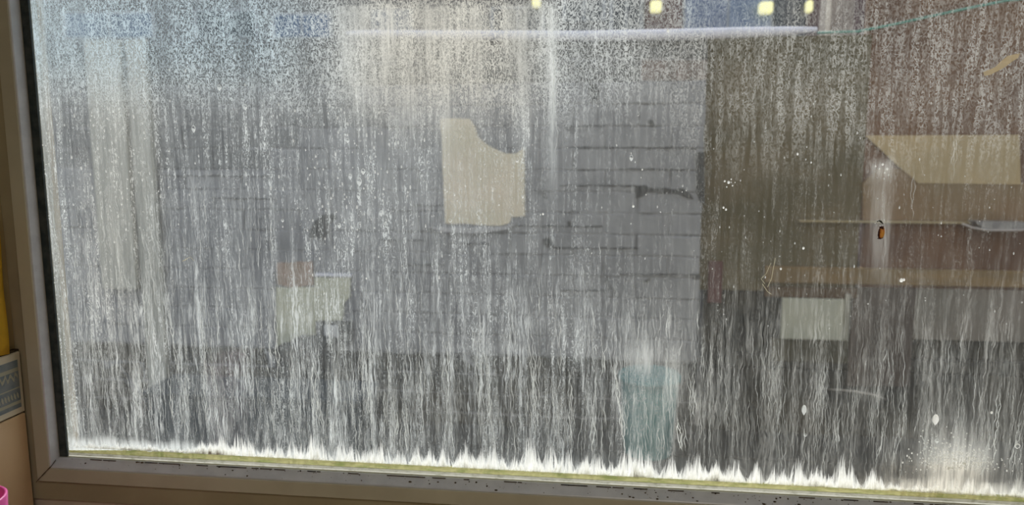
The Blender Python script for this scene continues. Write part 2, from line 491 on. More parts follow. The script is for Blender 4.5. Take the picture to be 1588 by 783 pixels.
def fields(u, v):
    """how thickly each kind of deposit lies on the glass, by place on the pane"""
    edge = 40 + 65 * v / 710.0
    base = 690 + (u - 100) * 0.0533                       # where the algae line begins
    right = sm(u, 860, 1150)
    left = 1 - right
    n1 = np.sin(u * 0.031 + 1.3 * np.sin(v * 0.011)) * 0.5 + np.sin(u * 0.083 + 2) * 0.3 + np.sin(u * .19 + 4) * .2
    wend = 225 + 26 * n1 - right * 30
    worm = (1 - sm(v, 90, wend + 20)) * (1 - 0.5 * right)
    worm = np.maximum(worm, right * 0.48 * (1 - sm(v, 150, 310)))
    estrip = np.exp(-np.clip(u - edge, 0, None) / 24.0)
    grain = np.clip(1.0 + 0.25 * n1 + .35 * blob(u, v, 560, 260, 110, 130), 0, 1.5) * (1 - 0.72 * right) * (1 - 0.55 * blob(u, v, 960, 320, 130, 170)) * sm(v, 60, 160) * (1 - .3 * sm(v, 480, 640))
    grain += estrip * 1.1 + 0.45 * (1 - sm(u, 100, 260)) * (1 - sm(v, 300, 600))
    streak = 0.82 * sm(v, 330, 560) * (left + 0.62 * right) * (1 - .25 * sm(v, 600, 700)) + 0.25 * sm(v, 180, 300) * (1 - sm(u, 620, 1000))
    streak += 0.25 * left * sm(v, 170, 420) * (1 - sm(u, 560, 760))
    veil = 0.045 * left + 0.028 * right + 0.04 * left * (1 - sm(v, 100, 500)) + .03 * (1 - sm(u, 100, 420)) * (1 - sm(v, 300, 600))
    for cu, wd, st, ve in ((555, 26, .36, 170), (600, 14, .5, 120), (632, 16, .30, 200), (665, 12, .42, 130), (690, 13, .30, 230),
                           (712, 12, .35, 110), (738, 14, .42, 150), (790, 16, .35, 100), (812, 10, .30, 220), (840, 9, .3, 110), (856, 6, .62, 240), (530, 10, .25, 90)):
        veil += 1.15 * st * np.exp(-((u - cu) / wd) ** 2) * (1 - sm(v, ve * .35, ve * 1.5)) * sm(v, 5, 11)
    veil += 0.10 * blob(u, v, 600, 200, 90, 150)
    veil += estrip * 0.30 * (0.5 + .5 * (1 - sm(v, 100, 700)))
    veil += 0.09 * blob(u, v, 180, 240, 45, 160)
    veil += 0.10 * blob(u, v, 130, 60, 90, 70)
    veil += 0.42 * blob(u, v, 995, 556, 20, 26) + 0.30 * blob(u, v, 1042, 588, 13, 38) + .12 * blob(u, v, 1010, 620, 60, 70)
    veil += 0.20 * np.exp(-((u - 1368) / 17.0) ** 4) * sm(v, 240, 262) * (1 - sm(v, 350, 500)) + .3 * blob(u, v, 1370, 262, 17, 14)
    veil += 0.12 * blob(u, v, 1330, 250, 120, 60) * 0
    veil += 0.65 * blob(u, v, 1488, 722, 48, 34) + 0.5 * sm(u, 1360, 1420) * sm(v, base - 26 + 6 * np.sin(u * .05), base - 8)
    veil += 0.45 * blob(u, v, 1488, 700, 60, 60) * 0.4
    n2 = np.sin(u * .11) * .4 + np.sin(u * .27 + 1) * .35 + np.sin(u * .053 + 2) * .5
    veil += 0.30 * sm(v, base - 16 + 8 * n2, base + 3)
    veil += 0.05 * sm(v, base - 60, base - 10) + 0.5 * (1 - sm(u, 280, 350)) * sm(v, base - 18 + 5 * n2, base - 4)
    warm = np.exp(-((u - 690) / 150.0) ** 4) * (1 - sm(v, 120, 260)) * 0.8 + blob(u, v, 180, 350, 60, 250) * .5 + blob(u, v, 1430, 745, 110, 24) + .5 * right
    blue = (1 - sm(v, 60, 190)) * (1 - sm(u, 380, 540)) + .6 * (1 - sm(v, 20, 60)) * sm(u, 1040, 1080) * (1 - sm(u, 1190, 1230))
    return dict(worm=worm, grain=grain, streak=streak, veil=veil, warm=warm, cool=blue)


def px_of(x, z, y=0.003):
    q = np.stack([x - CAM.x, np.full_like(x, y - CAM.y), z - CAM.z], -1)
    Mi = np.array(M3.transposed())
    c = q @ Mi.T
    return 794 + F * c[..., 0] / -c[..., 2], 391.5 - F * c[..., 1] / -c[..., 2]


GX, GZ = 330, 170
xs = np.linspace(XG, XR, GX); zs = np.linspace(ZB + 0.004, ZT, GZ)
XX, ZZ = np.meshgrid(xs, zs)
co = np.stack([XX, np.full_like(XX, 0.0065), ZZ], -1).reshape(-1, 3)
idx = np.arange(GX * GZ).reshape(GZ, GX)
fc = np.stack([idx[:-1, :-1], idx[:-1, 1:], idx[1:, 1:], idx[1:, :-1]], -1).reshape(-1, 4)
me = bpy.data.meshes.new('limescale_film')
me.from_pydata(co.tolist(), [], fc.tolist())
U, V = px_of(XX, ZZ)
for k, a in fields(U, V).items():
    at_ = me.attributes.new(k, 'FLOAT', 'POINT')
    at_.data.foreach_set('value', np.clip(a, 0, 3).astype(np.float32).ravel())

film, g, mx, df, tl = deposit_mat('limescale_film', 1.0, trans=0.6)
t = film.node_tree
geo = g.n('ShaderNodeNewGeometry'); sep = g.n('ShaderNodeSeparateXYZ'); t.links.new(geo.outputs['Position'], sep.inputs[0])
X, Z = sep.outputs[0], sep.outputs[2]
A = {k: g.n('ShaderNodeAttribute', attribute_name=k).outputs['Fac'] for k in ('worm', 'grain', 'streak', 'veil', 'warm', 'cool')}


def P(sx, sz, off=0.0, x=None):
    return g.comb(g.m('MULTIPLY', x if x is not None else X, sx), off, g.m('MULTIPLY', Z, sz))


def iso(n, lo, hi, level=0.5):
    return g.ss(g.m('ABSOLUTE', g.m('SUBTRACT', n, level)), lo, hi, 1.0, 0.0)


# rings and worm tracks left by drops
wn = g.noise(P(300, 165), 1, 1.0, 0.5, 0.6)
wn2 = g.noise(P(460, 270, 7), 1, 1.0, 0.5)
colmask = g.ss(g.noise(P(150, 14, 3), 1, 2.0), 0.40, 0.56)
colmask2 = g.ss(g.noise(P(26, 8, 13), 1, 2.0), 0.30, 0.6, 0.55, 1.0)
W = g.m('MAXIMUM', iso(wn, 0.024, 0.085), g.m('MULTIPLY', iso(wn2, 0.015, 0.05), 0.8))
wm = g.m('MULTIPLY', A['worm'], 1.0)
sparse = g.ss(A['worm'], 0.2, 0.72)
W = g.m('MULTIPLY', W, g.m('MAXIMUM', colmask, g.m('MULTIPLY', sparse, .8)))
W = g.m('MULTIPLY', g.m('MULTIPLY', W, colmask2), wm)
# fine specks in soft vertical bands
gn = g.ss(g.noise(P(620, 300, 21), 1, 2.0, 0.6), 0.50, 0.68)
gb = g.ss(g.noise(P(170, 9, 31), 1, 3.0, 0.6), 0.36, 0.68)
gb2 = g.ss(g.noise(P(34, 5, 41), 1, 2.0, 0.6), 0.32, 0.66, 0.35, 1.0)
fil = g.m('MULTIPLY', iso(g.noise(P(360, 62, 23), 1, 1.0, 0.5), 0.01, 0.05), g.ss(g.noise(P(200, 110, 25), 1, 1.0), 0.42, 0.56))
G = g.m('MULTIPLY', g.m('MULTIPLY', g.m('ADD', g.m('MAXIMUM', g.m('MULTIPLY', gn, 0.72), g.m('MULTIPLY', fil, 0.75)), 0.10), g.m('MULTIPLY', gb, gb2)), A['grain'])
# long wavering runs
wob = g.m('MULTIPLY', g.m('SUBTRACT', g.noise(P(60, 42, 51), 1, 2.0), 0.5), 0.010)
Xw = g.m('ADD', X, wob)
s1 = iso(g.noise(P(240, 7, 61, Xw), 1, 1.5), 0.008, 0.045)
s2 = iso(g.noise(P(420, 16, 71, Xw), 1, 1.0), 0.01, 0.06)
sc1 = g.ss(g.noise(P(60, 6, 81), 1, 2.5), 0.38, 0.64, 0.05, 1.1)
soft = g.ss(g.noise(P(130, 4, 91), 1, 3.0, .6), 0.40, 0.72)
brk = g.ss(g.noise(P(260, 45, 95), 1, 2.0, .6), 0.36, 0.58, 0.25, 1.0)
S = g.m('ADD', g.m('MULTIPLY', g.m('MAXIMUM', s1, g.m('MULTIPLY', s2, .6)), g.m('MULTIPLY', brk, 0.55)), g.m('MULTIPLY', soft, 0.15))
S = g.m('MULTIPLY', g.m('MULTIPLY', S, sc1), A['streak'])
# even film, slightly mottled
vm = g.ss(g.noise(P(210, 14, 99), 1, 4.0, .65), 0.3, 0.7, 0.45, 1.35)
Vv = g.m('MULTIPLY', A['veil'], vm)
inv = 1.0
def over(a, b):  # 1-(1-a)(1-b)
    return g.m('SUBTRACT', g.m('ADD', a, b), g.m('MULTIPLY', a, b))
cl = lambda x: g.m('MULTIPLY', x, 1.0, clamp=True)
fac = over(over(over(cl(Vv), cl(g.m('MULTIPLY', W, 0.82))), cl(G)), cl(S))
g.val(mx.inputs[0], g.m('MINIMUM', fac, 0.96))
c1 = g.mixc(g.m('MULTIPLY', A['warm'], 1.0, clamp=True), (0.83, 0.87, 0.89), (0.88, 0.84, 0.76))
c2 = g.mixc(g.m('MULTIPLY', A['cool'], 1.0, clamp=True), c1, (0.70, 0.83, 0.92))
t.links.new(c2, df.inputs[0]); t.links.new(c2, tl.inputs[0])
film_o = link('limescale_film', me, film, win)
tag(film_o, 'hazy film of dried limescale drops and runs on the pane', kind='stuff')


def ribbons(name, strips, m, label):
    """strips: list of (points Nx3, half widths N, alpha N); one joined mesh"""
    vs, fs, al = [], [], []
    b = 0
    for p, hw, a in strips:
        n = len(p)
        L = p.copy(); Rr = p.copy()
        L[:, 0] -= hw; Rr[:, 0] += hw
        q = np.empty((2 * n, 3)); q[0::2] = L; q[1::2] = Rr
        vs.append(q); al.append(np.repeat(a, 2))
        i = b + np.arange(n - 1) * 2
        fs.append(np.stack([i, i + 1, i + 3, i + 2], -1))
        b += 2 * n
    me = bpy.data.meshes.new(name)
    me.from_pydata(np.concatenate(vs).tolist(), [], np.concatenate(fs).tolist())
    at_ = me.attributes.new('cover', 'FLOAT', 'POINT')
    at_.data.foreach_set('value', np.concatenate(al).astype(np.float32))
    o = link(name, me, m, win)
    tag(o, label, kind='stuff')
    return o


M_RUN = deposit_mat('limescale_run', 1.0, (0.90, 0.92, 0.90), attr='cover', trans=0.6)[0]
M_CRUST = deposit_mat('limescale_crust', 1.0, (0.985, 0.985, 0.97), attr='cover', trans=0.88)[0]


def glass_xz(u, v):
    p = at(u, v, 0.005)
    return p.x, p.z


def base_v(u):
    return 717 + (u - 600) * 0.0533


# wavering white runs
strips = []
def add_run(u, v0, length, width, alpha, lean=0.0, wig=1.0, y=0.0058):
    x, z = glass_xz(u, v0)
    n = max(6, int(length / 5))
    pts = np.zeros((n, 3)); ph = rng.uniform(0, 6.28, 3)
    s = np.arange(n) * (length / n) * 0.00082
    walk = np.cumsum(rng.normal(0, 0.00022 * wig, n)); walk -= walk * 0.15
    pts[:, 0] = x + walk + 0.0008 * wig * np.sin(s * 180 + ph[0]) + 0.0005 * wig * np.sin(s * 430 + ph[1]) + lean * s
    pts[:, 1] = y
    pts[:, 2] = z - s
    tt = np.linspace(0, 1, n)
    hw = width * 0.0004 * (0.55 + 0.45 * np.sin(tt * 3.0 + ph[2]) ** 2) * np.clip(np.minimum(tt, 1 - tt) * 8, 0.25, 1)
    hw *= rng.uniform(.7, 1.3, n)
    al = alpha * np.clip(np.minimum(tt * 3, (1 - tt) * 5), 0.12, 1) * rng.uniform(0.55, 1.1, n)
    ok = pts[:, 2] > ZB + 0.008
    if ok.sum() > 4 and x > XG + .001:
        strips.append((pts[ok], hw[ok], np.clip(al[ok], 0, 1)))


centres = rng.uniform(90, 1600, 110)
for k in range(2300):
    if rng.random() < 0.75:
        u = rng.choice(centres) + rng.normal(0, 5.5)
    else:
        u = rng.uniform(85, 1600)
    right = 1 if u > 1090 else 0
    v0 = rng.triangular(250, 560, 690) if u < 420 else rng.triangular(360, 590, 700)
    if right: v0 = rng.triangular(470, 600, 715)
    if u < 250: v0 = rng.uniform(330, 650)
    L = rng.uniform(18, 130) * (1 if v0 > 400 else .7)
    if v0 + L > base_v(u) + 4: L = max(12, base_v(u) + 4 - v0)
    a = rng.beta(1.3, 3.2) * (1.0 if not right else 0.66)
    add_run(u, v0, L, rng.uniform(.6, 1.4), a, lean=rng.normal(0.03, 0.07) * (1 if u < 500 else .8), wig=1.0)
# the bolder runs picked out in the picture
for u, v0, v1, lean, a in ((815, 480, 680, .10, .75), (823, 540, 690, .05, .6), (308, 480, 690, .02, .8), (318, 500, 690, .05, .7), (325, 560, 640, .12, .8), (155, 520, 660, .0, .6),
                           (200, 540, 680, .06, .7), (212, 560, 640, .06, .7), (258, 470, 640, .10, .7), (262, 560, 690, .03, .6), (422, 440, 640, .02, .8), (418, 480, 590, .0, .7),
                           (485, 540, 690, .03, .8), (489, 600, 690, .08, .7), (518, 560, 640, .10, .7), (540, 580, 680, .1, .5), (560, 520, 640, .02, .5), (606, 600, 680, .0, .5),
                           (616, 640, 700, .0, .8), (688, 510, 660, .0, .6), (750, 540, 650, -.05, .6), (757, 540, 680, .04, .7), (882, 560, 700, .04, .6), (938, 530, 600, -.05, .7),
                           (955, 560, 690, .12, .9), (968, 600, 690, .05, .6), (1068, 570, 650, .10, .7), (1078, 600, 670, .0, .6), (1050, 640, 710, .13, .9), (1062, 645, 712, .1, .7),
                           (1040, 560, 600, -.1, .6), (1205, 560, 660, -.02, .5), (1282, 550, 640, -.05, .6), (1300, 640, 700, -.03, .6), (1372, 660, 730, -.12, .6), (1400, 640, 735, -.12, .5),
                           (1435, 640, 740, .05, .6), (1445, 640, 735, .12, .5), (1540, 650, 745, -.1, .6), (1552, 580, 740, .0, .6), (1585, 640, 745, -.1, .5), (1130, 600, 690, .0, .4),
                           (858, 30, 240, 0, .5), (1376, 330, 420, 0.02, .2), (1418, 260, 340, .0, .25), (1484, 200, 280, 0, .25)):
    for j in range(3):
        add_run(u + rng.normal(0, 2.2), v0 + rng.uniform(-8, 8), (v1 - v0) * rng.uniform(.75, 1.05), rng.uniform(.9, 2.0), a * rng.uniform(.6, 1), lean, 1.3)
# dry flat crusty bands
for k in range(420):
    u = rng.choice((150, 160, 330, 345, 350, 470, 520, 600, 660, 690, 760, 870, 1000, 1045, 1130, 1200, 1440, 1550)) + rng.normal(0, 12)
    add_run(u, rng.uniform(520, 660), rng.uniform(30, 100), rng.uniform(2, 5), rng.uniform(.04, .16), .03, .8)
ribbons('limescale_run', strips, M_RUN, 'wavering white limescale runs down the glass')

# flame-shaped crust tufts along the bottom edge
strips = []
tufts = [(x_, h_) for x_, h_ in ((345, 34), (372, 36), (385, 30), (430, 26), (455, 30), (485, 42), (500, 34), (530, 34), (548, 28), (592, 40), (622, 26), (648, 28), (668, 26), (690, 34),
         (722, 38), (748, 34), (766, 42), (800, 24), (822, 52), (853, 44), (880, 40), (907, 30), (925, 36), (972, 50), (990, 44), (1005, 34), (1040, 36), (1066, 32), (1080, 40),
         (1110, 30), (1140, 32), (1172, 30), (1200, 26), (1236, 40), (1266, 30), (1302, 44), (1318, 34), (1350, 28), (1380, 22), (1420, 26), (1450, 30), (1476, 44), (1500, 48), (1530, 40), (1570, 30), (1590, 30))]
for k in range(70):
    tufts.append((rng.uniform(300, 1600), rng.uniform(12, 24)))
for k in range(50):
    tufts.append((rng.uniform(112, 330), rng.uniform(9, 20)))
for tu, th in tufts:
    for j in range(int(13 + th * 0.55)):
        du = rng.normal(0, 5.5 + th * 0.12)
        u = tu + du
        h = (1.05 * th * rng.uniform(.35, 1.0) ** 1.2 * math.exp(-(du / (th * .45)) ** 2) + rng.uniform(3, 9)) * (0.5 if u > 1370 or u < 300 else 1)
        x, z = glass_xz(u, base_v(u) + 1)
        H = h * 0.00082
        n = 7
        s = np.linspace(0, 1, n)
        pts = np.zeros((n, 3))
        lean = -du * 0.00030 + rng.normal(0, 0.0008)
        pts[:, 0] = x + lean * s ** 1.3 + rng.normal(0, .00018, n)
        pts[:, 1] = 0.0042 - 0.0016 * (1 - s) * rng.uniform(.3, 1.2)
        pts[:, 2] = z + H * s
        hw = (0.0015 * rng.uniform(.5, 1.2)) * (1 - s) ** 0.8 + 0.00012
        al = rng.uniform(.25, .8) * (1 - s * .6)
        if x > XG + .002:
            strips.append((pts, hw, al))
ribbons('limescale_crust', strips, M_CRUST, 'white flame shaped limescale crust along the bottom of the glass')

# ragged crust on the left edge and pale beads in the splash
def add_dome(bm, u, v, ru, rv, y=0.0055, h=0.0008, n=8):
    x, z = glass_xz(u, v)
    k = 0.00082
    rings = []
    for f, hh in ((1.0, 0.0), (0.72, 0.7), (0.3, 0.97)):
        rings.append([bm.verts.new((x + math.cos(a) * ru * k * f, y - h * hh, z + math.sin(a) * rv * k * f * (1.25 if math.sin(a) > 0 and rv > ru else 1))) for a in [i / n * 2 * math.pi for i in range(n)]])
    c = bm.verts.new((x, y - h, z))
    for i in range(2):
        for j in range(n):
            bm.faces.new((rings[i][j], rings[i][(j + 1) % n], rings[i + 1][(j + 1) % n], rings[i + 1][j]))
    for j in range(n): bm.faces.new((rings[2][j], rings[2][(j + 1) % n], c))


M_SPOT = deposit_mat('limescale_spot', 0.55, (0.92, 0.93, 0.92), trans=0.6)[0]
M_SPOTB = deposit_mat('bright_limescale_spot', 0.92, (0.95, 0.95, 0.93), trans=0.55)[0]
bm = bmesh.new()
for k in range(620):
    q = rng.random()
    if q < .35: u, v = rng.normal(560, 70), rng.normal(250, 75)
    elif q < .5: u, v = rng.normal(170, 45), rng.uniform(60, 380)
    elif q < .6: u, v = rng.normal(200, 60), rng.normal(260, 50)
    elif q < .8: u, v = rng.uniform(120, 1090), rng.uniform(90, 460)
    else: u, v = rng.uniform(1090, 1588), rng.uniform(90, 520)
    if u < 90 or v < 4: continue
    r = rng.uniform(.5, 1.6) * (.7 if u > 900 else 1)
    add_dome(bm, u, v, r, r * rng.uniform(1, 2.2), n=6)
tag(obj('limescale_spots', bm, M_SPOT, win), 'small dried drop marks scattered over the glass', kind='stuff')
bm = bmesh.new()
for k in range(520):
    q = rng.random()
    if q < .55: u, v = rng.normal(1490, 26), 728 - abs(rng.normal(0, 20))
    elif q < .7: u, v = rng.normal(1455, 18), rng.normal(705, 14)
    elif q < .85: u, v = rng.uniform(1385, 1588), rng.normal(722, 12)
    else: u = rng.uniform(48, 70); v = rng.uniform(5, 690); u = 41 + 65 * v / 710 + abs(rng.normal(0, 5))
    if v > base_v(u): continue
    r = rng.uniform(.4, 1.3) if q < .95 else 1
    add_dome(bm, u, v, r, r * rng.uniform(.9, 1.4), n=6)
for u, v, r in ((740, 333, 1), (842, 332, 1.6), (838, 333, 1), (1130, 283, 1.9), (1136, 288, 1.1), (1124, 281, 1.3), (1134, 278, 1.0), (1140, 283, .8), (1127, 290, .9), (1122, 322, 1.5), (1126, 325, 1.5), (1246, 385, 1.8), (1036, 48, 2.2),
                (1237, 239, 1.6), (1258, 252, 1.2), (568, 432, 1.4), (1211, 417, 1.5), (1398, 435, 2.6), (1402, 434, 1.8), (996, 263, 1.2), (982, 320, 1.8), (1369, 255, 1.6), (1376, 262, 1.8), (1358, 258, 1.2), (1364, 262, 1), (1372, 268, 1.1), (1538, 640, 1.8), (1478, 703, 2.2)):
    add_dome(bm, u, v, r, r * 1.1, n=7)
tag(obj('bright_limescale_spots', bm, M_SPOTB, win), 'bright white specks and beads on the glass', kind='stuff')

# single drops that stand out: ring plus filled belly
M_DROP = deposit_mat('dried_drop', 0.62, (0.92, 0.95, 0.95), trans=0.6)[0]
drops = ((1451, 651, 4.6, 8.5), (1247, 636, 3.6, 8), (1578, 692, 4, 4), (543, 274, 3, 5), (557, 282, 4, 7), (563, 266, 3.5, 5), (591, 331, 3, 5), (526, 350, 3, 4.5), (420, 273, 3, 3.5),
         (539, 218, 2.8, 4), (556, 304, 3, 5.5), (979, 245, 2.5, 5), (698, 342, 3, 3), (1453, 684, 3, 4), (1249, 675, 2.5, 2.5), (438, 342, 2.4, 3), (380, 166, 3.5, 5), (300, 200, 3.5, 6), (340, 136, 3.5, 4.5))
for i, (u, v, ru, rv) in enumerate(drops):
    bm = bmesh.new()
    x, z = glass_xz(u, v); k = 0.00082; n = 18
    ro, ri, bl = [], [], []
    for j in range(n):
        a = j / n * 2 * math.pi
        tx, tz = math.cos(a), math.sin(a)
        taper = 1.0 if tz > 0 else 1 - 0.8 * tz * tz
        for lst, f, yy in ((ro, 1.0, 0.0052), (ri, 0.72, 0.0047)):
            lst.append(bm.verts.new((x + tx * ru * k * f * taper, yy, z + tz * rv * k * f)))
    for j in range(n):
        bm.faces.new((ro[j], ro[(j + 1) % n], ri[(j + 1) % n], ri[j]))
    low = [ri[j] for j in range(n // 2 - 1, n)] + [ri[0]]
    if i not in (2, 8, 12): bm.faces.new(low if i > 1 else ri)
    d_ = obj('dried_drop', bm, M_SPOTB if i in (0, 2) else M_DROP, win)
# stray fibres and brown smear on the glass
M_FIBRE = deposit_mat('pale_fibre', 0.55, (0.85, 0.8, 0.6), trans=0.5)[0]
bm = bmesh.new()
for pts in (((1186, 440), (1180, 432), (1188, 424), (1195, 408)), ((1190, 445), (1196, 432), (1202, 400)), ((1182, 440), (1190, 452), (1196, 456)), ((290, 402), (283, 405), (296, 398), (301, 404))):
    add_tube(bm, [Vector((glass_xz(*p)[0], 0.004, glass_xz(*p)[1])) for p in pts], 0.0003, 5)
obj('stray_fibre', bm, M_FIBRE, win)
M_SMEAR = deposit_mat('tan_smear', 0.55, (0.62, 0.52, 0.34), trans=0.5)[0]
bm = bmesh.new()
out = ((1524, 112), (1534, 108), (1543, 104), (1552, 95), (1562, 87), (1574, 84), (1581, 83), (1578, 90), (1568, 96), (1558, 104), (1547, 110), (1535, 116), (1526, 118))
add_prism(bm, [glass_xz(*p) for p in out], 0.0036, 0.0042)
tag(obj('tan_smear', bm, M_SMEAR, win), 'tan smear on the glass at upper right')

# ------------------------------------------------------------------ dead insect on the glass
bx, bz = glass_xz(1364, 360)
bug = empty('dead_beetle', (bx, 0.002, bz))
tag(bug, 'small dead amber and dark red beetle stuck on the inside of the glass', 'insect')
bm = bmesh.new()
def gp(u, v, y=0.0): a, b = glass_xz(u, v); return Vector((a, y, b))
add_tube(bm, [gp(1367, 350, .0022), gp(1366.5, 354, .0018), gp(1366, 359, .0016), gp(1365, 364, .0016), gp(1364, 368, .002), gp(1363.4, 370, .0025)], [.0012, .0026, .0032, .0032, .0024, .0008], 10, 1.0)
obj('body', bm, M_BUGA, bug, smooth=True)
bm = bmesh.new()
add_tube(bm, [gp(1362.3, 353, .0015), gp(1361, 358, .0007), gp(1360.6, 364, .0007), gp(1361, 369, .001)], [.0006, .0010, .0013, .0006], 7)
obj('wing_case', bm, M_BUGD, bug, smooth=True)
bm = bmesh.new()
add_tube(bm, [gp(1362, 351, .001), gp(1366, 352, .0002), gp(1367.4, 356, .0000)], [.0012, .0021, .0008], 8)
obj('head', bm, M_BUGD, bug, smooth=True)
bm = bmesh.new()
add_tube(bm, [gp(1359, 369, .001), gp(1363, 369, .0005), gp(1367, 367, .0005)], [.0005, .0012, .0008], 7)
obj('tail', bm, M_BUGD, bug, smooth=True)
bm = bmesh.new()
add_tube(bm, [gp(1358, 343.3, .001), gp(1361, 341.5, .0005), gp(1364, 343, .0005), gp(1367.5, 347, .001)], [.0004, .0009, .0012, .0004], 7)
tag(obj('leg', bm, mat('beetle_leg', (0.03, 0.035, 0.02), 0.4), bug, smooth=True), 'black broken leg above the body')

# ------------------------------------------------------------------ left corner of the room
TX = XS + 0.012
def side_quad(name, pts, m, parent, th=0.0008, X0=TX):
    """pts: view positions on the tiled face; extruded out of the side wall"""
    bm = bmesh.new()
    P_ = [atx(u, v, X0) for u, v in pts]
    a = [bm.verts.new((X0, p.y, p.z)) for p in P_]; b = [bm.verts.new((X0 + th, p.y, p.z)) for p in P_]
    n = len(a)
    bm.faces.new(a); bm.faces.new(b)
    for i in range(n): bm.faces.new((a[i], a[(i + 1) % n], b[(i + 1) % n], b[i]))
    return obj(name, bm, m, parent)


ze = atx(34, 543, TX)
tile_top = ze.z; tile_y1 = -0.012
zmid = atx(33, 640, TX).z
zlow = zmid - 0.155
t1 = box('patterned_tile', XS + 0.001, tile_y1 - 0.15, zmid, TX, tile_y1, tile_top, M_TILEB, room_left, 0.0012)
tag(t1, 'ivory wall tile with a blue grey border pattern')
t2 = box('plain_tile', XS + 0.001, tile_y1 - 0.15, zlow, TX, tile_y1, zmid - 0.002, M_TILE, room_left, 0.0012)
tag(t2, 'plain peach tile below the patterned one')
box('tile_grout', XS + 0.0005, tile_y1 - 0.15, zlow, TX - 0.003, tile_y1 + 0.0015, tile_top + 0.0025, M_GRIME, room_left)
# pattern of the tile, in its own millimetres: s along the wall from the window, h up from tile bottom
def tp(name, pts, m, th):
    bm = bmesh.new()
    a = [bm.verts.new((TX - 0.0002, tile_y1 - s, zmid + h)) for s, h in pts]; b = [bm.verts.new((TX + th, tile_y1 - s, zmid + h)) for s, h in pts]
    n = len(a); bm.faces.new(a); bm.faces.new(b)
    for i in range(n): bm.faces.new((a[i], a[(i + 1) % n], b[(i + 1) % n], b[i]))
    obj(name, bm, m, t1)
HT = tile_top - zmid
tp('pattern_ground', [(0.006, HT * .10), (0.146, HT * .10), (0.146, HT * .88), (0.006, HT * .88)], M_TILEBLUE, 0.0003)
tp('pattern_line', [(0.006, HT * .17), (0.146, HT * .17), (0.146, HT * .22), (0.006, HT * .22)], M_TILEPALE, 0.0005)
tp('pattern_line', [(0.006, HT * .70), (0.146, HT * .70), (0.146, HT * .76), (0.006, HT * .76)], M_TILEPALE, 0.0005)
def zig(h0, amp, th_, per, ph=0.0):
    top = []; bot = []
    n = 60
    for i in range(n + 1):
        s = 0.008 + 0.136 * i / n
        h = h0 + amp * math.sin(s / per * 6.28 + ph) + .35 * amp * math.sin(s / per * 14 + 1)
        top.append((s, h + th_)); bot.append((s, h - th_))
    return top + bot[::-1]
tp('pattern_wave', zig(HT * .62, HT * .05, HT * .03, .009), M_TILEPALE, 0.0005)
for i in range(26):
    s = 0.009 + i * .0052
    tp('pattern_leaf', [(s, HT * .26), (s + .002, HT * .26), (s + .0038, HT * .31), (s + .003, HT * .37), (s + .0006, HT * .33)], M_TILEPALE, 0.0005)
tp('pattern_line', [(0.006, HT * .42), (0.146, HT * .42), (0.146, HT * .44), (0.006, HT * .44)], M_TILEPALE, 0.0005)

# yellow cloth hanging on the side wall above the tiles
bm = bmesh.new()
p1 = atx(9, 520, XS + 0.012); p0 = atx(3, 395, XS + 0.012)
ytop = p0.z + 0.06; ybot = tile_top + 0.002
ny, nz = 16, 14
grid = []
for j in range(nz + 1):
    f = j / nz; z = ytop + (ybot - ytop) * f
    row = []
    yr = p0.y + (p1.y - p0.y) * max(0, (f - .2)) / .8
    for i in range(ny + 1):
        y = yr - 0.12 * i / ny
        x = XS + 0.010 + 0.005 * math.sin(i * 1.5 + f * 1.2) + 0.001 * math.sin(f * 9)
        row.append(bm.verts.new((x, y, z)))
    grid.append(row)
for j in range(nz):
    for i in range(ny): bm.faces.new((grid[j][i], grid[j][i + 1], grid[j + 1][i + 1], grid[j + 1][i]))
r = bmesh.ops.solidify(bm, geom=bm.faces[:], thickness=0.0025)
tag(obj('dish_cloth', bm, M_YELLOW, None, smooth=True), 'yellow cloth hanging on the side wall above the patterned tile', 'cloth')

# worktop and pink cup
ZW = ZB - 0.085
tag(box('worktop', XS + 0.014, -0.60, ZW - 0.03, XRR + 0.9, -0.021, ZW, M_WORK, None, 0.002), 'brown laminate worktop under the window', 'worktop')
for sx, lb in ((XS + 0.03, 'brown side panel under the left end of the worktop'), (0.5, 'brown side panel under the middle of the worktop'), (XRR + 0.8, 'brown side panel under the right end of the worktop')):
    tag(box('worktop_support', sx, -0.56, 0, sx + 0.03, -0.03, ZW - 0.03, M_WORK), lb, 'panel')
ct = at(-54, 776, -0.26)
cr = 0.036
ch = ct.z - ZW
cx_ = ct.x
bm = bmesh.new()
add_lathe(bm, [(cr * .72, 0.0), (cr * .78, 0.002), (cr * .95, ch * .8), (cr, ch), (cr - .0015, ch + .001), (cr - .003, ch), (cr * .9, ch * .75), (cr * .68, .004)], (cx_, -0.26, ZW))
tag(obj('cup', bm, M_PINK, None, smooth=True), 'pink plastic cup just showing at the bottom left corner', 'cup')

# body for the added fill lamp, out of view behind the camera
bm = bmesh.new(); add_lathe(bm, [(0.05, 0.07), (0.06, 0.03), (0.40, 0.02), (0.42, 0.07)], (0.4, -1.9, 2.43)); obj_l = obj('fill_lamp_body', bm, M_CEIL)
tag(obj_l, 'round white body of the added fill lamp, unseen behind the viewer', 'lamp')

